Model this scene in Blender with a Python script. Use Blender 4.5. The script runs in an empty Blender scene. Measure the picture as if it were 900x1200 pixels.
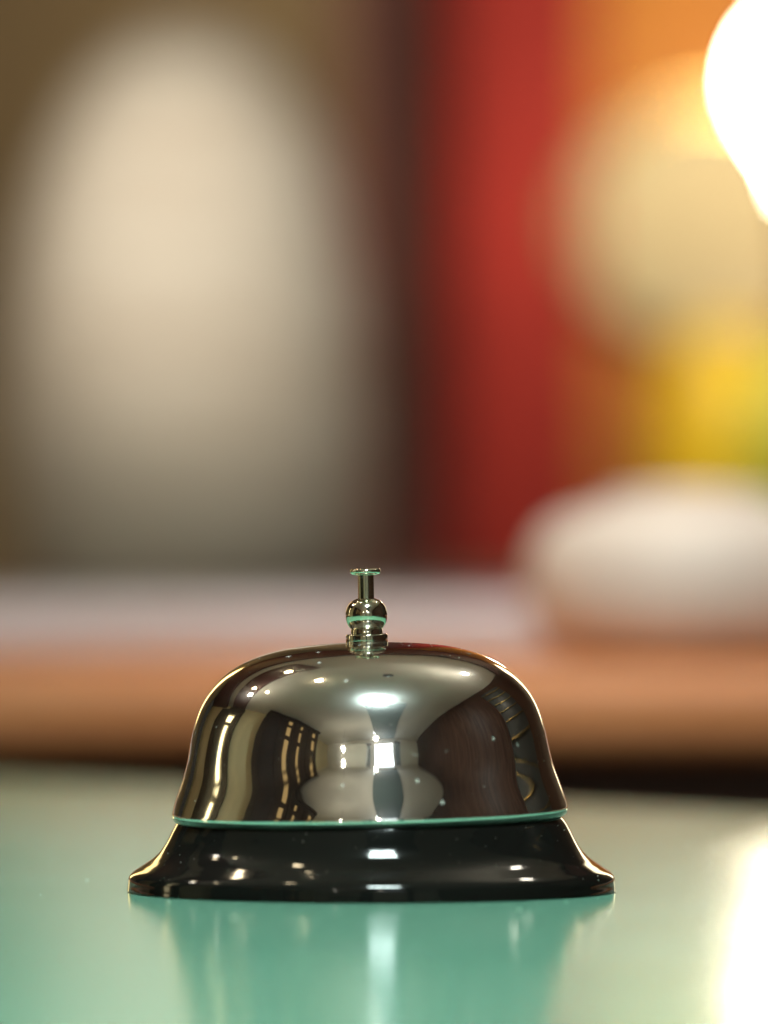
import bpy, bmesh, math, random
import numpy as np
from mathutils import Vector, Matrix
random.seed(7)
R = math.radians
S = bpy.context.scene
COL = S.collection

# ------------------------------------------------------------------ camera, light, exposure
FPX, D, ZC, X0, Y0 = 7725.0, 1.15, 0.0565, 435.5, 665.0      # pixels per unit at 900 px width, distance to bell, camera height
K = D / FPX                                                  # metres per photo pixel at the bell
cam = bpy.data.cameras.new('camera')
cam_o = bpy.data.objects.new('camera', cam); COL.objects.link(cam_o); S.camera = cam_o
cam_o.location = (0, -D, ZC); cam_o.rotation_euler = (R(90), 0, 0)
cam.sensor_fit = 'VERTICAL'; cam.sensor_height = 36; cam.sensor_width = 36
cam.lens = FPX * 36 / 1200
cam.shift_x = (450 - X0) / 1200; cam.shift_y = (Y0 - 600) / 1200
cam.clip_start = 0.02; cam.clip_end = 60
cam.dof.use_dof = True; cam.dof.focus_distance = 1.150; cam.dof.aperture_fstop = 9.5
cam.dof.aperture_blades = 0
S.view_settings.view_transform = 'Standard'; S.view_settings.look = 'None'
S.view_settings.exposure = 0.0; S.view_settings.gamma = 1
S.render.engine = 'CYCLES'
S.cycles.use_denoising = True
S.cycles.max_bounces = 9; S.cycles.diffuse_bounces = 5; S.cycles.glossy_bounces = 6
S.cycles.caustics_reflective = False; S.cycles.caustics_refractive = False
S.cycles.sample_clamp_indirect = 12
W = bpy.data.worlds.new('World'); S.world = W; W.use_nodes = True
W.node_tree.nodes['Background'].inputs[0].default_value = (1.0, 0.9, 0.72, 1)
W.node_tree.nodes['Background'].inputs[1].default_value = 0.02

CEIL = 1.80; FLOOR = -0.95
KEY = dict(loc=(0.15, -0.94), size=0.36, col=(0.80, 1.0, 0.97), power=150)

def P(px, py, d):
    """photo pixel at distance d from the camera -> point of the room"""
    return Vector(((px - X0) / FPX * d, d - D, ZC - (py - Y0) / FPX * d))

# ------------------------------------------------------------------ materials
def mat(name, col=(0.5,)*3, rough=0.5, metal=0.0, noise=0.0, nscale=8.0, col2=None, bump=0.0, bscale=60.0,
        spec=0.5, emit=None, estr=0.0, coat=0.0, stretch=(1, 1, 1), detail=6):
    m = bpy.data.materials.new(name); m.use_nodes = True
    nt = m.node_tree; b = nt.nodes['Principled BSDF']
    b.inputs['Base Color'].default_value = (*col, 1); b.inputs['Roughness'].default_value = rough
    b.inputs['Metallic'].default_value = metal; b.inputs['Specular IOR Level'].default_value = spec
    b.inputs['Coat Weight'].default_value = coat; b.inputs['Coat Roughness'].default_value = 0.08
    tc = nt.nodes.new('ShaderNodeTexCoord'); mp = nt.nodes.new('ShaderNodeMapping')
    mp.inputs['Scale'].default_value = stretch
    nt.links.new(tc.outputs['Object'], mp.inputs['Vector'])
    if col2 or noise:
        n = nt.nodes.new('ShaderNodeTexNoise'); n.inputs['Scale'].default_value = nscale; n.inputs['Detail'].default_value = detail
        nt.links.new(mp.outputs[0], n.inputs['Vector'])
        r = nt.nodes.new('ShaderNodeValToRGB')
        c2 = col2 or tuple(c * (1 - noise) for c in col)
        r.color_ramp.elements[0].position = 0.35; r.color_ramp.elements[0].color = (*col, 1)
        r.color_ramp.elements[1].position = 0.65; r.color_ramp.elements[1].color = (*c2, 1)
        nt.links.new(n.outputs['Fac'], r.inputs[0]); nt.links.new(r.outputs[0], b.inputs['Base Color'])
    if bump:
        n = nt.nodes.new('ShaderNodeTexNoise'); n.inputs['Scale'].default_value = bscale; n.inputs['Detail'].default_value = 5
        nt.links.new(mp.outputs[0], n.inputs['Vector'])
        bp = nt.nodes.new('ShaderNodeBump'); bp.inputs['Strength'].default_value = bump; bp.inputs['Distance'].default_value = 0.002
        nt.links.new(n.outputs['Fac'], bp.inputs['Height']); nt.links.new(bp.outputs[0], b.inputs['Normal'])
    if emit:
        b.inputs['Emission Color'].default_value = (*emit, 1); b.inputs['Emission Strength'].default_value = estr
    return m

def dusty(nt, tc, scale, lo, hi):
    """0..1 mask of small round dust specks in object space"""
    v = nt.nodes.new('ShaderNodeTexVoronoi'); v.inputs['Scale'].default_value = scale
    nt.links.new(tc.outputs['Object'], v.inputs['Vector'])
    r = nt.nodes.new('ShaderNodeMapRange'); r.inputs['From Min'].default_value = lo; r.inputs['From Max'].default_value = hi
    r.inputs['To Min'].default_value = 1; r.inputs['To Max'].default_value = 0
    nt.links.new(v.outputs['Distance'], r.inputs['Value'])
    # only some cells carry a speck
    s = nt.nodes.new('ShaderNodeSeparateColor'); nt.links.new(v.outputs['Color'], s.inputs[0])
    g = nt.nodes.new('ShaderNodeMath'); g.operation = 'GREATER_THAN'; g.inputs[1].default_value = 0.62
    nt.links.new(s.outputs[0], g.inputs[0])
    mu = nt.nodes.new('ShaderNodeMath'); mu.operation = 'MULTIPLY'
    nt.links.new(r.outputs[0], mu.inputs[0]); nt.links.new(g.outputs[0], mu.inputs[1])
    return mu

def chrome(name, col, haze=0.10, dust=True, tint=(0.9, 0.86, 0.74)):
    m = bpy.data.materials.new(name); m.use_nodes = True; nt = m.node_tree
    nt.nodes.remove(nt.nodes['Principled BSDF']); out = nt.nodes['Material Output']
    tc = nt.nodes.new('ShaderNodeTexCoord')
    def glossy(r, c):
        g = nt.nodes.new('ShaderNodeBsdfPrincipled'); g.inputs['Metallic'].default_value = 1
        g.inputs['Roughness'].default_value = r; g.inputs['Base Color'].default_value = (*c, 1); return g
    a = glossy(0.035 if dust else 0.085, col); h = glossy(0.23, col)
    # finger-smeared film: how much light the haze lobe takes varies over the metal
    n = nt.nodes.new('ShaderNodeTexNoise'); n.inputs['Scale'].default_value = 55; n.inputs['Detail'].default_value = 6
    nt.links.new(tc.outputs['Object'], n.inputs['Vector'])
    mr = nt.nodes.new('ShaderNodeMapRange'); mr.inputs['From Min'].default_value = 0.35; mr.inputs['From Max'].default_value = 0.7
    mr.inputs['To Min'].default_value = haze * 0.5; mr.inputs['To Max'].default_value = haze * 2.6
    nt.links.new(n.outputs['Fac'], mr.inputs['Value'])
    mx = nt.nodes.new('ShaderNodeMixShader'); nt.links.new(mr.outputs[0], mx.inputs[0])
    nt.links.new(a.outputs[0], mx.inputs[1]); nt.links.new(h.outputs[0], mx.inputs[2])
    # hair-fine ripple of pressed sheet metal
    n2 = nt.nodes.new('ShaderNodeTexNoise'); n2.inputs['Scale'].default_value = 90; n2.inputs['Detail'].default_value = 2
    nt.links.new(tc.outputs['Object'], n2.inputs['Vector'])
    bp = nt.nodes.new('ShaderNodeBump'); bp.inputs['Strength'].default_value = 0.10; bp.inputs['Distance'].default_value = 0.0008
    nt.links.new(n2.outputs['Fac'], bp.inputs['Height']); nt.links.new(bp.outputs[0], a.inputs['Normal'])
    last = mx
    if dust:
        d = nt.nodes.new('ShaderNodeBsdfDiffuse'); d.inputs[0].default_value = (0.75, 0.74, 0.66, 1)
        mk = dusty(nt, tc, 230, 0.03, 0.13)
        mk2 = nt.nodes.new('ShaderNodeMath'); mk2.operation = 'MULTIPLY'; mk2.inputs[1].default_value = 0.5
        nt.links.new(mk.outputs[0], mk2.inputs[0])
        m2 = nt.nodes.new('ShaderNodeMixShader'); nt.links.new(mk2.outputs[0], m2.inputs[0])
        nt.links.new(mx.outputs[0], m2.inputs[1]); nt.links.new(d.outputs[0], m2.inputs[2]); last = m2
    nt.links.new(last.outputs[0], out.inputs['Surface'])
    return m

def counter_material():
    m = bpy.data.materials.new('green_laminate'); m.use_nodes = True; nt = m.node_tree
    nt.nodes.remove(nt.nodes['Principled BSDF']); out = nt.nodes['Material Output']
    tc = nt.nodes.new('ShaderNodeTexCoord')
    d = nt.nodes.new('ShaderNodeBsdfDiffuse')
    n = nt.nodes.new('ShaderNodeTexNoise'); n.inputs['Scale'].default_value = 14; n.inputs['Detail'].default_value = 5
    nt.links.new(tc.outputs['Object'], n.inputs['Vector'])
    r = nt.nodes.new('ShaderNodeValToRGB')
    r.color_ramp.elements[0].position = 0.3; r.color_ramp.elements[0].color = (0.20, 0.51, 0.36, 1)
    r.color_ramp.elements[1].position = 0.7; r.color_ramp.elements[1].color = (0.23, 0.56, 0.40, 1)
    nt.links.new(n.outputs['Fac'], r.inputs[0]); nt.links.new(r.outputs[0], d.inputs[0])
    g = nt.nodes.new('ShaderNodeBsdfGlossy'); g.inputs['Roughness'].default_value = 0.13
    g.inputs['Color'].default_value = (1, 1, 1, 1)
    # scratches and fine orange peel
    mp = nt.nodes.new('ShaderNodeMapping'); mp.inputs['Scale'].default_value = (1, 0.35, 1); mp.inputs['Rotation'].default_value = (0, 0, R(35))
    nt.links.new(tc.outputs['Object'], mp.inputs['Vector'])
    n2 = nt.nodes.new('ShaderNodeTexNoise'); n2.inputs['Scale'].default_value = 900; n2.inputs['Detail'].default_value = 4
    nt.links.new(mp.outputs[0], n2.inputs['Vector'])
    bp = nt.nodes.new('ShaderNodeBump'); bp.inputs['Strength'].default_value = 0.10; bp.inputs['Distance'].default_value = 0.0002
    nt.links.new(n2.outputs['Fac'], bp.inputs['Height']); nt.links.new(bp.outputs[0], g.inputs['Normal'])
    n3 = nt.nodes.new('ShaderNodeTexNoise'); n3.inputs['Scale'].default_value = 9; n3.inputs['Detail'].default_value = 7; n3.inputs['Distortion'].default_value = 1.2
    nt.links.new(mp.outputs[0], n3.inputs['Vector'])
    m3 = nt.nodes.new('ShaderNodeMapRange'); m3.inputs['From Min'].default_value = 0.3; m3.inputs['From Max'].default_value = 0.7
    m3.inputs['To Min'].default_value = 0.10; m3.inputs['To Max'].default_value = 0.155
    nt.links.new(n3.outputs['Fac'], m3.inputs['Value']); nt.links.new(m3.outputs[0], g.inputs['Roughness'])
    f = nt.nodes.new('ShaderNodeFresnel'); f.inputs['IOR'].default_value = 1.45
    mr = nt.nodes.new('ShaderNodeMath'); mr.operation = 'MULTIPLY'; mr.inputs[1].default_value = 0.90
    nt.links.new(f.outputs[0], mr.inputs[0])
    mx = nt.nodes.new('ShaderNodeMixShader'); nt.links.new(mr.outputs[0], mx.inputs[0])
    nt.links.new(d.outputs[0], mx.inputs[1]); nt.links.new(g.outputs[0], mx.inputs[2])
    dd = nt.nodes.new('ShaderNodeBsdfDiffuse'); dd.inputs[0].default_value = (0.8, 0.78, 0.7, 1)
    mk = dusty(nt, tc, 420, 0.03, 0.12)
    mk2 = nt.nodes.new('ShaderNodeMath'); mk2.operation = 'MULTIPLY'; mk2.inputs[1].default_value = 0.5
    nt.links.new(mk.outputs[0], mk2.inputs[0])
    m2 = nt.nodes.new('ShaderNodeMixShader'); nt.links.new(mk2.outputs[0], m2.inputs[0])
    nt.links.new(mx.outputs[0], m2.inputs[1]); nt.links.new(dd.outputs[0], m2.inputs[2])
    nt.links.new(m2.outputs[0], out.inputs['Surface'])
    return m

M = dict(
    dome=chrome('polished_chrome', (0.91, 0.92, 0.88), 0.075),
    nickel=chrome('polished_nickel', (0.70, 0.67, 0.53), 0.05, dust=False),
    black=mat('black_enamel', (0.008, 0.008, 0.007), 0.07, noise=0.3, nscale=40, bump=0.02, bscale=160, spec=0.36, coat=0.0),
    rim=mat('dimmed_rim_metal', (0.11, 0.11, 0.10), 0.34, metal=1.0, noise=0.5, nscale=120, bump=0.15, bscale=400),  # unpolished cut edge, colour darkened to dim the counter's reflection
    grain=mat('pale_dust', (0.78, 0.76, 0.68), 0.8, noise=0.2, nscale=900),
    green=counter_material(),
    edge=mat('dark_edging', (0.07, 0.03, 0.018), 0.45, noise=0.4, nscale=12),
    cream=mat('cream_plaster', (0.72, 0.69, 0.58), 0.85, noise=0.10, nscale=3, bump=0.2, bscale=30),
    ceil=mat('ceiling_paint', (0.80, 0.78, 0.70), 0.9, noise=0.06, nscale=2, bump=0.15, bscale=40),
    walnut=mat('dark_walnut', (0.030, 0.013, 0.009), 0.45, col2=(0.075, 0.034, 0.022), nscale=5, spec=0.06, stretch=(6, 6, 0.5)),
    dark=mat('dark_stained_wood', (0.012, 0.007, 0.005), 0.6, spec=0.12, col2=(0.03, 0.012, 0.008), nscale=6, stretch=(1, 1, 8)),
    maroon=mat('maroon_paint', (0.10, 0.018, 0.018), 0.6, noise=0.3, nscale=4),
    floor=mat('brown_floor', (0.10, 0.06, 0.035), 0.35, col2=(0.15, 0.09, 0.05), nscale=3, stretch=(1, 8, 1)),
    wood=mat('orange_wood', (0.47, 0.17, 0.065), 0.4, col2=(0.56, 0.22, 0.09), nscale=9, spec=0.2, stretch=(1, 8, 8)),
    under=mat('brown_cupboard', (0.10, 0.038, 0.02), 0.5, noise=0.4, nscale=6),
    stone=mat('pale_stone', (0.56, 0.49, 0.50), 0.35, col2=(0.50, 0.43, 0.43), nscale=12),
    ceramic=mat('pale_ceramic', (0.58, 0.51, 0.41), 0.8, col2=(0.46, 0.38, 0.29), spec=0.2, nscale=14, stretch=(0.6, 0.6, 3)),
    white=mat('white_ceramic', (0.66, 0.54, 0.46), 0.6, noise=0.22, nscale=14),
    red=mat('red_paint', (0.36, 0.030, 0.024), 0.75, noise=0.3, nscale=5, spec=0.2),
    plum=mat('plum_paint', (0.17, 0.06, 0.05), 0.7, noise=0.3, nscale=4),
    straw=mat('straw_plaster', (0.74, 0.62, 0.36), 0.85, noise=0.12, nscale=3),
    teal=mat('teal_grey_paint', (0.07, 0.12, 0.12), 0.7, noise=0.2, nscale=3),
    orange=mat('orange_wall_paint', (0.46, 0.16, 0.010), 0.7, noise=0.25, nscale=4),
    brownwall=mat('brown_wall_paint', (0.33, 0.235, 0.125), 0.7, noise=0.4, nscale=3),
    yellow=mat('yellow_glaze', (0.75, 0.50, 0.01), 0.4, noise=0.2, nscale=9),
    lime=mat('green_glaze', (0.50, 0.56, 0.06), 0.4, noise=0.2, nscale=9),
    brass=mat('brass', (0.75, 0.55, 0.20), 0.25, metal=1.0, noise=0.1, nscale=20),
    blackmetal=mat('black_metal', (0.02, 0.02, 0.02), 0.4, noise=0.2, nscale=20),
)
def glow(name, col, s, base=0.05):
    return mat(name, (base, base, base * 0.8), 0.6, spec=0.1, emit=col, estr=s)

# ------------------------------------------------------------------ object helpers
def tag(o, label=None, cat=None, group=None, kind=None):
    if label: o['label'] = label
    if cat: o['category'] = cat
    if group: o['group'] = group
    if kind: o['kind'] = kind
    return o
def empty(name, loc=(0, 0, 0), rot=(0, 0, 0)):
    o = bpy.data.objects.new(name, None); COL.objects.link(o); o.location = loc; o.rotation_euler = rot
    o.empty_display_size = 0.02; return o
def obj(name, bm, m, parent=None, smooth=False, loc=None):
    me = bpy.data.meshes.new(name); bm.normal_update(); bm.to_mesh(me); bm.free()
    me.materials.append(m)
    if smooth:
        me.polygons.foreach_set('use_smooth', [True] * len(me.polygons)); me.set_sharp_from_angle(angle=R(32))
    o = bpy.data.objects.new(name, me); COL.objects.link(o)
    if parent: o.parent = parent
    if loc is not None: o.location = loc
    return o
def box(bm, x0, x1, y0, y1, z0, z1, bev=0.0):
    r = bmesh.ops.create_cube(bm, size=1.0)
    for v in r['verts']:
        v.co = Vector((x0 if v.co.x < 0 else x1, y0 if v.co.y < 0 else y1, z0 if v.co.z < 0 else z1))
    if bev:
        es = list({e for v in r['verts'] for e in v.link_edges})
        bmesh.ops.bevel(bm, geom=es, offset=bev, segments=5, affect='EDGES', profile=0.5)
    return bm
def nb(*a, **k): return box(bmesh.new(), *a, **k)
def lathe(prof, seg=128, close=False):
    """prof: list of (r, z)"""
    bm = bmesh.new(); rings = []
    for r, z in prof:
        if r < 1e-7: rings.append([bm.verts.new((0, 0, z))])
        else: rings.append([bm.verts.new((r * math.cos(2 * math.pi * i / seg), r * math.sin(2 * math.pi * i / seg), z)) for i in range(seg)])
    for a, b in zip(rings[:-1], rings[1:]):
        for i in range(seg):
            j = (i + 1) % seg
            if len(a) == 1 and len(b) == 1: continue
            if len(a) == 1: bm.faces.new((a[0], b[j], b[i]))
            elif len(b) == 1: bm.faces.new((a[i], a[j], b[0]))
            else: bm.faces.new((a[i], a[j], b[j], b[i]))
    bmesh.ops.recalc_face_normals(bm, faces=bm.faces)
    return bm
def spline(pts, n=8):
    """Catmull-Rom through (r, y) points"""
    p = [np.array(q, float) for q in pts]; p = [2 * p[0] - p[1]] + p + [2 * p[-1] - p[-2]]; out = []
    for i in range(1, len(p) - 2):
        for k in range(n):
            t = k / n
            out.append(0.5 * ((2 * p[i]) + (-p[i-1] + p[i+1]) * t + (2*p[i-1] - 5*p[i] + 4*p[i+1] - p[i+2]) * t*t + (-p[i-1] + 3*p[i] - 3*p[i+1] + p[i+2]) * t**3))
    out.append(p[-2]); return [tuple(q) for q in out]
BY = 1044.5
def px2m(pts): return [(max(r, 0) * K, (BY - y) * K) for r, y in pts]

# ------------------------------------------------------------------ the room (structure)
RA = R(8)          # the hall's long axis, turned a little from the line of sight
hall = Matrix.Rotation(RA, 4, 'Z')
def struct(name, bm, m, rot=True):
    if rot: bm.transform(hall)
    o = obj(name, bm, m); o['kind'] = 'structure'; return o
struct('floor', nb(-3.6, 3.2, -5.2, 5.2, FLOOR - 0.1, FLOOR), M['floor'])
struct('ceiling', nb(-3.6, 3.2, -5.2, 2.6, CEIL, CEIL + 0.1), M['ceil'])
struct('ceiling_back', nb(-3.6, 3.2, 2.6, 5.2, CEIL - 0.12, CEIL + 0.1), M['maroon'])
struct('ceiling_beam', nb(-2.9, -0.25, 1.15, 2.0, CEIL - 0.10, CEIL - 0.001), M['maroon'])
struct('unlit_ceiling_patch', nb(-0.30, 0.60, -4.1, -1.15, CEIL - 0.02, CEIL - 0.001), M['teal'])  # thin slab whose dark colour stands in for an unlit stretch of ceiling
struct('wall_right', nb(1.80, 1.95, -5.2, 5.2, FLOOR, CEIL), M['walnut'])
struct('wall_left', nb(-3.0, -2.85, -5.2, 5.2, FLOOR, CEIL), M['straw'])
struct('wall_end', nb(-3.6, 3.2, -4.3, -4.15, FLOOR, CEIL), M['cream'])

# ------------------------------------------------------------------ counter
cz = -0.035
a0 = P(0, 911, FPX * ZC / (911 - Y0)); a1 = P(900, 952, FPX * ZC / (952 - Y0))      # two points of the slanting far edge
sl = (a1.y - a0.y) / (a1.x - a0.x)
def edge_y(x): return a0.y + sl * (x - a0.x)
poly = [(-0.42, -0.50), (0.30, -0.50), (0.30, edge_y(0.115) - 0.06), (0.18, edge_y(0.115) - 0.03), (0.115, edge_y(0.115)), (-0.13, edge_y(-0.13)), (-0.20, edge_y(-0.13) + 0.03), (-0.42, edge_y(-0.13) + 0.06)]
def prism(poly, z0, z1, bev=0.0):
    bm = bmesh.new()
    f = bm.faces.new([bm.verts.new((x, y, z0)) for x, y in poly])
    r = bmesh.ops.extrude_face_region(bm, geom=[f])
    for v in r['geom']:
        if isinstance(v, bmesh.types.BMVert): v.co.z = z1
    bmesh.ops.recalc_face_normals(bm, faces=bm.faces)
    if bev: bmesh.ops.bevel(bm, geom=[e for e in bm.edges if abs(e.verts[0].co.z - z1) < 1e-6 and abs(e.verts[1].co.z - z1) < 1e-6], offset=bev, segments=4, affect='EDGES')
    return bm
ct = empty('service_counter', (0, 0, FLOOR))
tag(ct, 'glossy sea-green counter top under the chrome bell', 'counter')
up = (0, 0, -FLOOR)
obj('counter_top', prism(poly, cz, 0.0, 0.003), M['green'], ct, loc=up)
cx = 0.0
inner = [(x * 0.94, (y + 0.0) * 0.94 if y < 0 else y - 0.05) for x, y in poly]
obj('counter_body', prism(inner, FLOOR, cz - 0.001), M['edge'], ct, loc=up)

# ------------------------------------------------------------------ the bell
bell = empty('service_bell', (0, 0, 0.0001))
tag(bell, 'shiny chrome call bell with push button on a flared black base', 'bell')
base_prof = [(0, 952), (200, 952)] + spline([(214, 952), (221, 955), (227, 962), (233, 973), (239.5, 986), (247, 997.5), (257, 1007), (268, 1014.5), (278, 1021), (282.8, 1025.5), (284.9, 1030), (285.6, 1037), (286.1, 1041), (286.3, 1043.8)], 6) + [(285.5, 1044.4), (262, 1044.4), (258, 1040), (0, 1040)]
obj('base', lathe(px2m(base_prof), 192), M['black'], bell, smooth=True)

LEAN = Matrix.Rotation(-R(1.2), 4, 'Y') @ Matrix.Rotation(R(0.9), 4, 'X')
Pd = [(0, 753.2), (25, 753.6), (55, 755), (94, 758.8), (124, 766), (148, 775.5), (169, 789.5), (186.5, 808), (197, 826), (204, 846), (208.6, 865), (211.3, 880),
      (213.2, 892), (216, 902), (220.8, 915), (226.2, 930), (229.6, 939), (231.2, 947)]
rr = np.array([p[0] for p in Pd], float); yy = np.array([p[1] for p in Pd], float)
t = np.r_[0, np.cumsum(np.hypot(np.diff(rr), np.diff(yy)))]; td = np.arange(0, t[-1], 1.0)
rd = np.interp(td, t, rr); yd = np.interp(td, t, yy)
def gsm(a, sg=7.5):          # smooth along the arc, odd reflection at both ends
    n = 24; k = np.exp(-0.5 * (np.arange(-n, n + 1) / sg) ** 2); k /= k.sum()
    p = np.r_[2 * a[0] - a[n:0:-1], a, 2 * a[-1] - a[-2:-n - 2:-1]]
    return np.convolve(p, k, 'valid')
rd = gsm(gsm(rd)); yd = gsm(np.r_[yd]); 
pt = np.r_[yd[24:0:-1], yd, 2 * yd[-1] - yd[-2:-26:-1]]; k_ = np.exp(-0.5 * (np.arange(-24, 25) / 7.5) ** 2); k_ /= k_.sum(); yd = np.convolve(pt, k_, 'valid')
dome_out = [(float(a), float(b)) for a, b in zip(rd, yd)][2::2]
dome_prof = [(0, dome_out[0][1])] + dome_out
tip = spline([dome_out[-1], (231.9, 950), (231.7, 953.2)], 4)[1:]
dome_prof += tip + [(226, 953.4)]
rim_prof = [(226, 953.5), (231.6, 953.6)] + spline([(231.3, 954.6), (230.2, 957.0), (228.2, 959.3), (225.5, 960.4)], 5) + [(224, 959.5), (224, 953.5)]
dome_prof += [(221.5, 950), (217, 932), (208, 905), (202, 870), (196, 840), (180, 812), (160, 794), (140, 780), (110, 769), (60, 763), (0, 762)]
bm = lathe(px2m(dome_prof), 256); bm.transform(LEAN)
dome = obj('dome', bm, M['dome'], bell, smooth=True)
bm = lathe(px2m(rim_prof), 256); bm.transform(LEAN)
obj('cut_rim', bm, M['rim'], dome, smooth=True)
def spin_part(name, prof, m=None, parent=None):
    b = lathe(px2m(prof), 96); b.transform(Matrix.Translation((0.6 * K, 0, 0))); b.transform(LEAN)
    o = obj(name, b, m or M['nickel'], parent or bell, smooth=True); return o
def rounded(r, y0, y1, q, n=5, inner=0):
    """ring slab with rounded rim: outer radius r between y0 (top) and y1"""
    pts = [(inner, y0), (r - q, y0)]
    for k in range(1, n + 1):
        a = math.pi / 2 * k / n; pts.append((r - q + q * math.sin(a), y0 + q - q * math.cos(a)))
    for k in range(0, n + 1):
        a = math.pi / 2 * k / n; pts.append((r - q + q * math.cos(a), y1 - q + q * math.sin(a)))
    pts.append((inner, y1)); return pts
col = spin_part('collar', rounded(24.6, 743.4, 754.8, 2.2))
spin_part('collar_washer', rounded(25.6, 755.2, 759.0, 1.2), parent=col)
spin_part('collar_neck', [(0, 737), (17.6, 737), (18.6, 738.6), (18.6, 743.8), (0, 743.8)], parent=col)
ball = [(0, 701.3), (8, 701.3)] + spline([(11.5, 702.2), (17.5, 705.5), (22, 711), (24.2, 718), (24.3, 724), (22.8, 730.5), (19.6, 736), (17.2, 738.2)], 6) + [(0, 738.4)]
spin_part('ball_finial', ball)
spin_part('plunger_stem', [(0, 673), (9.6, 673), (9.6, 703), (0, 703)])
btn = [(0, 667.6), (8, 667.4), (14, 666.9)] + spline([(15.6, 666.8), (17.2, 668), (17.9, 670.2), (17.2, 672.4), (15.2, 673.6)], 4) + [(11, 674.4), (0, 674.6)]
spin_part('push_button', btn)

# grains of dust and lint on the counter, one loose scatter
rd_ = random.Random(3); bm = bmesh.new()
for k in range(1500):
    y = rd_.uniform(-0.30, 0.36); x = rd_.uniform(-0.12, 0.12)
    if math.hypot(x, y) < 0.045: continue
    a = 0.00003 + 0.00007 * rd_.random() ** 4; l = a * (1 + 5 * rd_.random() ** 6); th = rd_.uniform(0, math.pi)
    m_ = Matrix.Translation((x, y, a * 0.8)) @ Matrix.Rotation(th, 4, 'Z') @ Matrix.Diagonal((l, a, a * 0.8, 1))
    bmesh.ops.create_icosphere(bm, subdivisions=1, radius=1.0, matrix=m_)
tag(obj('dust', bm, M['grain']), 'fine pale dust scattered over the green counter', 'dust', kind='stuff')
# specks sitting on the enamel flare of the base and on the dome
for name, prof, n, parent in (('dust_specks', base_prof[14:60], 70, bell.children[0]), ('dust_specks', dome_out[4:-6], 110, dome)):
    bm = bmesh.new(); pm = px2m(prof)
    for k in range(n):
        i_ = rd_.randrange(1, len(pm) - 1); r_, z_ = pm[i_]; th = rd_.uniform(math.pi, 2 * math.pi); a = 0.00004 + 0.00007 * rd_.random() ** 3
        bmesh.ops.create_icosphere(bm, subdivisions=1, radius=1.0, matrix=Matrix.Translation((r_ * math.cos(th), r_ * math.sin(th), z_)) @ Matrix.Diagonal((a, a, a, 1)))
    if parent is dome: bm.transform(LEAN)
    o = obj(name, bm, M['grain'], parent); o['kind'] = 'stuff'

# ------------------------------------------------------------------ background as the lens sees it
d_wall = 5.4
struct('wall_back', nb(-2.4, P(396, 0, d_wall).x, d_wall - D, d_wall - D + 0.12, FLOOR, 1.65), M['brownwall'], rot=False)
struct('wall_back_maroon', nb(P(396, 0, d_wall).x, P(560, 0, d_wall).x, d_wall - D + 0.01, d_wall - D + 0.12, FLOOR, 1.65), M['plum'], rot=False)
struct('wall_back_orange', nb(P(560, 0, d_wall).x, 2.2, d_wall - D - 0.02, d_wall - D + 0.12, FLOOR, 1.65), M['orange'], rot=False)

def at(o, px, d, z=None):
    p = P(px, 700, d); o.location = (p.x, p.y, z if z is not None else 0); return o
# back sideboard: orange wooden ledge, pale stone upstand, dark cupboard below
sb = empty('sideboard', (0, 1.97 - D, FLOOR)); tag(sb, 'sideboard with an orange-brown wooden edge behind the green counter', 'sideboard')
yb = 1.97 - D; zt = P(0, 780, 1.97).z
def sbp(name, x0, x1, y0, y1, z0, z1, m, bev=0): return obj(name, nb(x0, x1, y0 - yb, y1 - yb, z0 - FLOOR, z1 - FLOOR, bev=bev), m, sb)
sbp('wooden_top', -1.3, 1.2, yb, 2.75 - D, P(0, 888, 1.97).z, zt, M['wood'], 0.010)
sbp('cupboard_front', -1.28, 1.18, yb + 0.03, 2.73 - D, FLOOR + 0.005, P(0, 889, 1.97).z - 0.001, M['under'])
sbp('stone_shelf', -1.3, 1.2, 2.2 - D, 2.75 - D, zt + 0.001, P(0, 706, 2.2).z, M['stone'], 0.003)
zs = ZC - 0.0165
bk = empty('back_counter', (0, 3.6 - D, FLOOR)); tag(bk, 'dark counter along the far wall that carries the jar and lamps', 'counter')
obj('counter_top', nb(-1.6, 1.5, 0, 1.6, zs - 0.03 - FLOOR, zs - FLOOR, bev=0.003), M['under'], bk)
obj('counter_body', nb(-1.58, 1.48, 0.03, 1.58, 0.005, zs - 0.031 - FLOOR), M['dark'], bk)

# tall pale jar standing on the stone shelf
dj = 4.0; s = dj / FPX
jar = empty('tall_jar', (P(218, 0, dj).x, dj - D, zs + 0.0005)); tag(jar, 'tall pale beige rounded jar out of focus at the left', 'jar')
jh = (690 - 28)
jp = [(0, 0), (170, 0)] + spline([(190, 6), (206, 60), (212, 150), (210, 250), (200, 350), (186, 430), (162, 515), (130, 580), (92, 628), (46, 655)], 6) + [(0, jh)]
obj('jar_body', lathe([(r * s, z * s) for r, z in jp], 96), M['ceramic'], jar, smooth=True)
for k, (z, r) in enumerate([(95, 207), (190, 210), (290, 205)]):
    pr = [((r - 6) * s, (z - 9) * s), ((r + 3) * s, (z - 5) * s), ((r + 4.5) * s, z * s), ((r + 3) * s, (z + 5) * s), ((r - 6) * s, (z + 9) * s)]
    obj('raised_band', lathe(pr, 96), M['ceramic'], jar, smooth=True)

# broad red board standing against the wall
dp = 5.38; s = dp / FPX
po = empty('red_board', (P(613, 0, dp).x, dp - D, zs + 0.0005)); tag(po, 'broad red upright board behind the bell, right of the pale jar', 'board')
obj('board_face', nb(-82 * s, 82 * s, -0.015, 0.015, 0, 1.35, bev=0.004), M['red'], po)
for x in (-76, 76): obj('edge_strip', nb((x - 6) * s, (x + 6) * s, -0.022, -0.016, 0.001, 1.34), M['red'], po)

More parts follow.
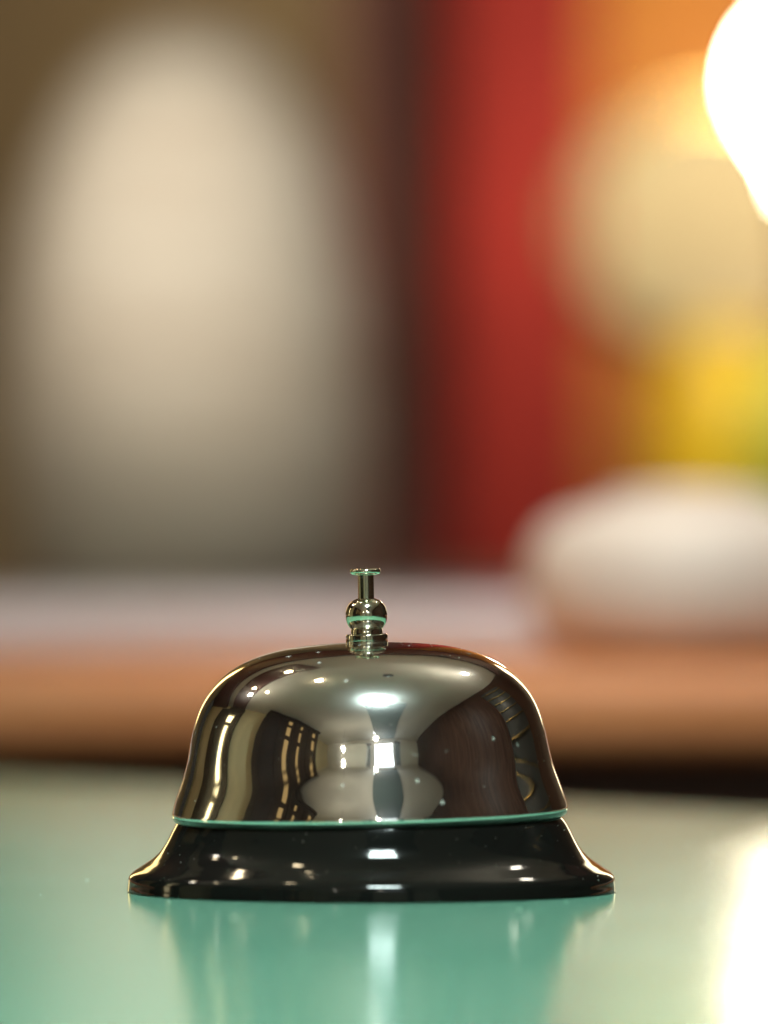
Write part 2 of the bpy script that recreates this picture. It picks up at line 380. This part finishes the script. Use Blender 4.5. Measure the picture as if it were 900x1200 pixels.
# squat white pot on the wooden ledge
dw = 2.06; s = dw / FPX
pot = empty('squat_pot', (P(808, 0, dw).x, dw - D, zt + 0.0005)); tag(pot, 'squat white round-shouldered pot on the wooden ledge at the right', 'pot')
pp = [(0, 0), (120, 0)] + spline([(140, 3), (172, 22), (188, 50), (191, 82), (184, 112), (160, 138), (105, 153)], 6) + [(100, 156), (0, 156)]
pp = [(r, z * 1.18) for r, z in pp]
obj('pot_body', lathe([(r * s, z * s) for r, z in pp], 96), M['white'], pot, smooth=True)
lp = [(0, 157), (102, 157)] + spline([(103, 160), (85, 167), (45, 172), (20, 174)], 5) + [(0, 174)]
obj('lid', lathe([(r * s, (z + 28.5) * s) for r, z in lp], 64), M['white'], pot, smooth=True)

# yellow vase and green bottle on the stone shelf
def vase(name, px, d, prof, m, label, cat):
    s = d / FPX; e = empty(name, (P(px, 0, d).x, d - D, zs + 0.0005)); tag(e, label, cat)
    obj(cat + '_body', lathe([(r * s, z * s) for r, z in [(0, 0)] + spline(prof, 6)], 64), m, e, smooth=True)
    r, z = prof[-1]
    obj('rim', lathe([((r - 5) * s, z * s), (r * s, (z - 3) * s), ((r + 5) * s, z * s), ((r + 4) * s, (z + 8) * s), ((r - 2) * s, (z + 9) * s), ((r - 5) * s, z * s)], 48), m, e, smooth=True)
vase('yellow_vase', 856, 4.7, [(65, 0), (86, 50), (92, 140), (86, 220), (64, 275), (44, 300)], M['yellow'], 'yellow vase behind the white pot', 'vase')
vase('green_bottle', 944, 4.5, [(50, 0), (74, 40), (78, 120), (72, 190), (48, 240), (26, 265), (24, 285)], M['lime'], 'yellow-green bottle at the right edge beside the yellow vase', 'bottle')

# cream disc whose colour stands in for a globe lamp's glow, and bare bulb
dg = 5.375; s = dg / FPX
c0 = P(836, 262, dg)
gl = empty('cream_glow_disc', tuple(c0)); tag(gl, 'round cream disc standing in for a glow on the orange wall, left of the dazzling bulb', 'glow_disc')
b = lathe([(0, 0), (1, 0), (1, 0.10), (0.985, 0.12), (0, 0.12)], 64)
b.transform(Matrix.Diagonal((166 * s, 136 * s, 0.12, 1))); b.transform(Matrix.Rotation(R(90), 4, 'X'))
obj('glow_disc_face', b, mat('cream_glow_colour', (0.44, 0.36, 0.21), 0.7, noise=0.2, nscale=9), gl)
b = lathe([(1.0, 0.0), (1.03, 0.0), (1.03, 0.15), (1.0, 0.15)], 64)
b.transform(Matrix.Diagonal((167 * s, 137 * s, 0.12, 1))); b.transform(Matrix.Rotation(R(90), 4, 'X'))
obj('glow_disc_ring', b, M['brass'], gl)
db = 5.06; s = db / FPX
bl = empty('bare_bulb', (P(952, 0, db).x, db - D, zs + 0.0005)); tag(bl, 'dazzling white bare bulb cut by the right edge of the picture', 'lamp')
obj('lamp_foot', lathe([(r * s, z * s) for r, z in [(0, 0), (50, 0), (50, 7), (10, 14), (9, 380), (17, 385), (17, 470), (0, 470)]], 48), M['brass'], bl)
bp_ = [(14, 471)] + spline([(15, 472), (22, 500), (45, 535), (64, 565), (72, 597), (61, 635), (36, 658), (12, 664)], 6) + [(0, 665)]
obj('bulb_glass', lathe([(r * s * 0.95, (z - 2) * s) for r, z in bp_], 64), glow('bulb_lit', (1.0, 0.86, 0.62), 84), bl, smooth=True)

dt = 4.6; s = dt / FPX
tl = empty('tube_lamp', (P(-175, 0, dt).x, dt - D, zs + 0.0005)); tag(tl, 'amber tube table lamp just beyond the left edge, left of the tall jar', 'lamp')
obj('lamp_foot', lathe([(r * s, z * s) for r, z in [(0, 0), (90, 0), (90, 8), (20, 14), (20, 30), (0, 30)]], 48), M['brass'], tl)
obj('tube_shade', lathe([(r * s, z * s) for r, z in [(0, 31), (100, 31), (110, 40), (110, 250), (100, 262), (0, 262)]], 48), glow('amber_shade_lit', (1.0, 0.66, 0.20), 0.4), tl)

for x, lab, c in ((-1.0, 'added tall amber glow panel far left on the brown wall', (1.0, 0.70, 0.28)), (1.0, 'added tall cream glow panel far right on the orange wall', (1.0, 0.86, 0.55))):  # added out of view to gild the mirrored edges of the dome
    e = empty('added_glow_panel', (x, d_wall - D - 0.03, 0.2)); tag(e, lab, 'glow_panel')
    obj('back_plate', nb(-0.16, 0.16, -0.02, 0.005, -0.05, 1.15), M['brass'], e)
    obj('glow_panel_face', nb(-0.13, 0.13, -0.12, -0.021, 0, 1.1, bev=0.02), glow('glow_panel_lit', c, 5.0), e)

# ------------------------------------------------------------------ what the bell mirrors: the hall behind the camera
def hb(*a, **k):
    b = nb(*a, **k); b.transform(hall); return b
# square ceiling light
kl = empty('ceiling_light', (KEY['loc'][0], KEY['loc'][1], CEIL)); tag(kl, 'square cool white ceiling light above the counter, mirrored high in the dome', 'ceiling light')
h = KEY['size'] / 2
obj('light_frame', nb(-h - 0.02, h + 0.02, -h - 0.02, h + 0.02, -0.03, -0.001), M['white'], kl)
obj('diffuser', nb(-h, h, -h, h, -0.036, -0.031), glow('cool_panel', KEY['col'], KEY['power']), kl)

def sph(az, el):
    a, e = R(az), R(el); return Vector((math.sin(a) * math.cos(e), -math.cos(a) * math.cos(e), math.sin(e)))
def on_ceiling(az, el, z=CEIL):
    v = sph(az, el); return v * (z / v.z)
warm = glow('warm_spot', (1.0, 0.80, 0.50), 60)
cool = glow('cool_spot', (0.85, 0.95, 1.0), 50)
dl = None
spots = [(-118, 70, 'warm', 0.05), (-128, 42, 'warm', 0.05), (-112, 48, 'warm', 0.045), (-84, 30, 'warm', 0.05), (4, 27, 'cool', 0.07), (-150, 50, 'warm', 0.05), (135, 36, 'warm', 0.05)]
for i, (az, el, kind, r) in enumerate(spots):
    p = on_ceiling(az, el); zc = CEIL
    q = hall.inverted() @ Vector((p.x, p.y, 0))
    if 1.1 < q.y < 2.05 and q.x < -0.2: zc = CEIL - 0.10
    elif q.y > 2.55: zc = CEIL - 0.12
    p = on_ceiling(az, el, zc)
    e = empty('downlight', (p.x, p.y, zc)); where = ['over the left of the counter', 'far back left', 'mid left', 'by the bookcase', 'towards the end window', 'back left near the jar', 'back right'][i]
    tag(e, 'small round ceiling downlight ' + where, 'downlight', 'ceiling downlights')
    obj('rim', lathe([(r * 1.0, -0.001), (r * 1.3, -0.001), (r * 1.25, -0.012), (r * 1.0, -0.012)], 32), M['brass'], e)
    obj('lens', lathe([(0, -0.010), (r, -0.010), (r, -0.002), (0, -0.002)], 32), warm if kind == 'warm' else cool, e)

# end window with daylight behind blinds
ew = empty('end_window', tuple(hall @ Vector((0.10, -4.14, 1.2)))); ew.rotation_euler = (0, 0, RA)
tag(ew, 'bright window at the end of the hall, mirrored in the middle of the dome', 'window')
obj('pane', nb(-0.42, 0.42, 0.0, 0.02, 0.02, 0.42), glow('daylight_pane', (0.85, 0.95, 1.0), 4.5), ew)
for x in (-0.45, 0.45): obj('window_frame', nb(x - 0.03, x + 0.03, 0.0, 0.05, -0.02, 0.46), M['white'], ew)
obj('window_frame', nb(-0.42, 0.42, 0.0, 0.05, -0.02, 0.018), M['white'], ew)
obj('window_frame', nb(-0.42, 0.42, 0.0, 0.05, 0.422, 0.46), M['white'], ew)

for x0, w in ((-0.95, 0.42), (0.62, 0.22)):
    e = empty('end_door', tuple(hall @ Vector((x0, -4.14, FLOOR)))); e.rotation_euler = (0, 0, RA)
    tag(e, 'dark teal door ' + ('left' if x0 < 0 else 'right') + ' of the bright end window', 'door')
    obj('door_leaf', nb(0, w, 0.0, 0.04, 0.005, 2.55), M['teal'], e); obj('door_head', nb(-0.03, w + 0.03, 0, 0.06, 2.552, 2.62), M['dark'], e)
# dark bookcase with lit glass doors on the left
bc = empty('tall_bookcase', tuple(hall @ Vector((-2.25, -1.28, FLOOR)))); bc.rotation_euler = (0, 0, RA)
tag(bc, 'tall dark bookcase with amber-lit glass doors along the left of the hall', 'bookcase')
HH = 1.62 - FLOOR
obj('carcass', nb(-0.35, 0.0, -1.23, 1.23, 0.0, HH), M['dark'], bc)
obj('cornice', nb(-0.36, 0.05, -1.26, 1.26, HH + 0.001, HH + 0.06), M['dark'], bc)
amber = glow('amber_lit_glass', (1.0, 0.62, 0.22), 0.40)
for yy_, w in ((-0.95, 0.07), (-0.28, 0.04), (0.22, 0.07)):
    for z0, z1 in ((1.45, 1.85), (1.95, 2.20), (2.32, 2.45)):
        obj('door_pane', nb(0.002, 0.012, yy_ - w, yy_ + w, z0, z1), amber, bc)
for yy_ in (-1.1, -0.66, 0.0, 0.55, 1.0): obj('door_stile', nb(0.001, 0.03, yy_ - 0.03, yy_ + 0.03, 0.1, HH - 0.05), M['dark'], bc)
# lit niche and dark uprights further round to the left
nc = empty('wall_niche', tuple(hall @ Vector((-2.6, 1.5, 0.3)))); nc.rotation_euler = (0, 0, RA)
tag(nc, 'warm-lit shelved wall niche left of the counter', 'niche')
obj('niche_back', nb(-0.02, 0.0, -0.225, 0.225, -0.4, 1.0), M['straw'], nc)
lit = glow('niche_lit', (1.0, 0.84, 0.48), 3.0)
for z0, z1, w in ((-0.32, -0.05, 0.13), (0.12, 0.62, 0.10), (0.72, 0.93, 0.16)):
    obj('lit_glass', nb(0.002, 0.03, -w, w, z0, z1, bev=0.01), lit, nc)
obj('niche_shelf', nb(0.002, 0.09, -0.22, 0.22, 0.02, 0.05), M['dark'], nc)
obj('niche_shelf', nb(0.002, 0.09, -0.22, 0.22, 0.65, 0.68), M['dark'], nc)
obj('dark_bottle', lathe([(0, 0.051), (0.04, 0.051), (0.042, 0.25), (0.014, 0.32), (0.014, 0.40), (0, 0.40)], 20), M['teal'], nc, smooth=True, loc=(0.07, 0.16, 0))
for yy_ in (-0.37, 0.37): obj('niche_post', nb(-0.1, 0.06, yy_ - 0.14, yy_ + 0.14, -1.2, 1.3), M['dark'], nc)
obj('niche_post', nb(-0.1, 0.06, -0.225, 0.225, 1.02, 1.3), M['dark'], nc)
dd = empty('dark_doorway', tuple(hall @ Vector((-2.7, 2.2, FLOOR)))); dd.rotation_euler = (0, 0, RA)
tag(dd, 'dark wooden double door far left behind the counter', 'door')
for y0 in (-0.6, 0.01): obj('door_leaf', nb(0, 0.05, y0, y0 + 0.59, 0.005, 2.5), M['dark'], dd)
# shelf rack on the right wall
rk = empty('wall_rack', tuple(hall @ Vector((1.79, 0.75, 0.1)))); rk.rotation_euler = (0, 0, RA)
tag(rk, 'black slatted rack with thin pale rails on the right wall', 'rack')
obj('rack_back', nb(-0.06, -0.001, -0.5, 0.5, 0, 1.45), M['blackmetal'], rk)
for k in range(7): obj('rail', nb(-0.09, -0.062, -0.5, 0.5, 0.12 + k * 0.2, 0.127 + k * 0.2), M['brass'], rk)
# pale wall cupboards on the left of the end wall
cb = empty('wall_cupboard', tuple(hall @ Vector((-1.2, -3.55, 0.9)))); cb.rotation_euler = (0, 0, RA)
tag(cb, 'pale wall cupboard with a dark underside beside the end window', 'cupboard')
obj('carcass', nb(-0.7, 0.55, -0.55, 0, 0.02, 0.55), M['cream'], cb)
obj('underside', nb(-0.7, 0.55, -0.55, 0.01, 0, 0.018), M['dark'], cb)

# ------------------------------------------------------------------ mirrored and added lamps that light the hall (in view of the metal as lamps)
def area(name, loc, size, energy, col, rot=(0, 0, 0), shape='DISK'):
    l = bpy.data.lights.new(name, 'AREA'); l.shape = shape; l.size = size; l.energy = energy; l.color = col
    o = bpy.data.objects.new(name, l); COL.objects.link(o); o.location = loc; o.rotation_euler = rot; return o
def aim(o, target):
    o.rotation_euler = (Vector(target) - o.location).to_track_quat('-Z', 'Y').to_euler()
# added fill spots that brighten jar, ledge and back wall, sources not seen
def spot(name, loc, target, energy, col, ang, blend=1.0, rad=0.03):
    l = bpy.data.lights.new(name, 'SPOT'); l.energy = energy; l.color = col; l.spot_size = R(ang); l.spot_blend = blend; l.shadow_soft_size = rad
    o = bpy.data.objects.new(name, l); COL.objects.link(o); o.location = loc; aim(o, target); return o
def spot_can(i, label):  # black housing around each added fill spot
    o = bpy.data.objects[i]; e = empty('fill_spotlight', o.location, o.rotation_euler); tag(e, label, 'fill_spotlight')
    obj('fill_can', lathe([(0.0, 0.09), (0.035, 0.085), (0.045, 0.05), (0.045, -0.03), (0.041, -0.03), (0.041, 0.045), (0, 0.08)], 32), M['blackmetal'], e)
    o.parent = e; o.location = (0, 0, 0); o.rotation_euler = (0, 0, 0)
spot('jar_fill', (-0.50, 1.0, 1.42), P(205, 225, 3.88), 225, (1.0, 0.94, 0.86), 8.6)
spot('ledge_fill', (0.14, 0.30, 1.40), P(640, 745, 2.1), 66, (1.0, 0.92, 0.88), 19)
spot('wall_fill', (0.35, 2.3, 1.40), P(850, 470, 4.7), 150, (1.0, 0.88, 0.62), 20)
spot_can('jar_fill', 'added fill lamp in a black can aimed at the tall jar'); spot_can('ledge_fill', 'added fill lamp in a black can aimed at the wooden ledge'); spot_can('wall_fill', 'added fill lamp in a black can aimed at the vase and orange wall')
# frosted pendants; the pair behind the bell is added for room light
pend = [(-1.27, -2.7, 1.05, 1.0), (-0.17, -2.6, 1.16, 1.0), (-1.3, 1.0, 1.35, 1.0), (0.9, 0.9, 1.4, 0.8)]
frost = glow('frosted_lamp', (1.0, 0.91, 0.76), 72)
for i, (x, y, z, k) in enumerate(pend):
    p = hall @ Vector((x, y, z)); e = empty('pendant_lamp', tuple(p))
    tag(e, 'frosted globe pendant hanging ' + ['far left in the hall', 'in the middle of the hall', 'left of the counter behind the bell, added for room light', 'right of the counter behind the bell, added for room light'][i], 'pendant lamp', 'pendant lamps')
    obj('glass_globe', lathe([(0.05 * math.sin(a), -0.05 * math.cos(a)) for a in np.linspace(0, math.pi, 24)], 32), frost, e, smooth=True)
    obj('cord', lathe([(0, 0.051), (0.004, 0.051), (0.004, CEIL - 0.13 - z), (0, CEIL - 0.13 - z)], 12), M['blackmetal'], e)
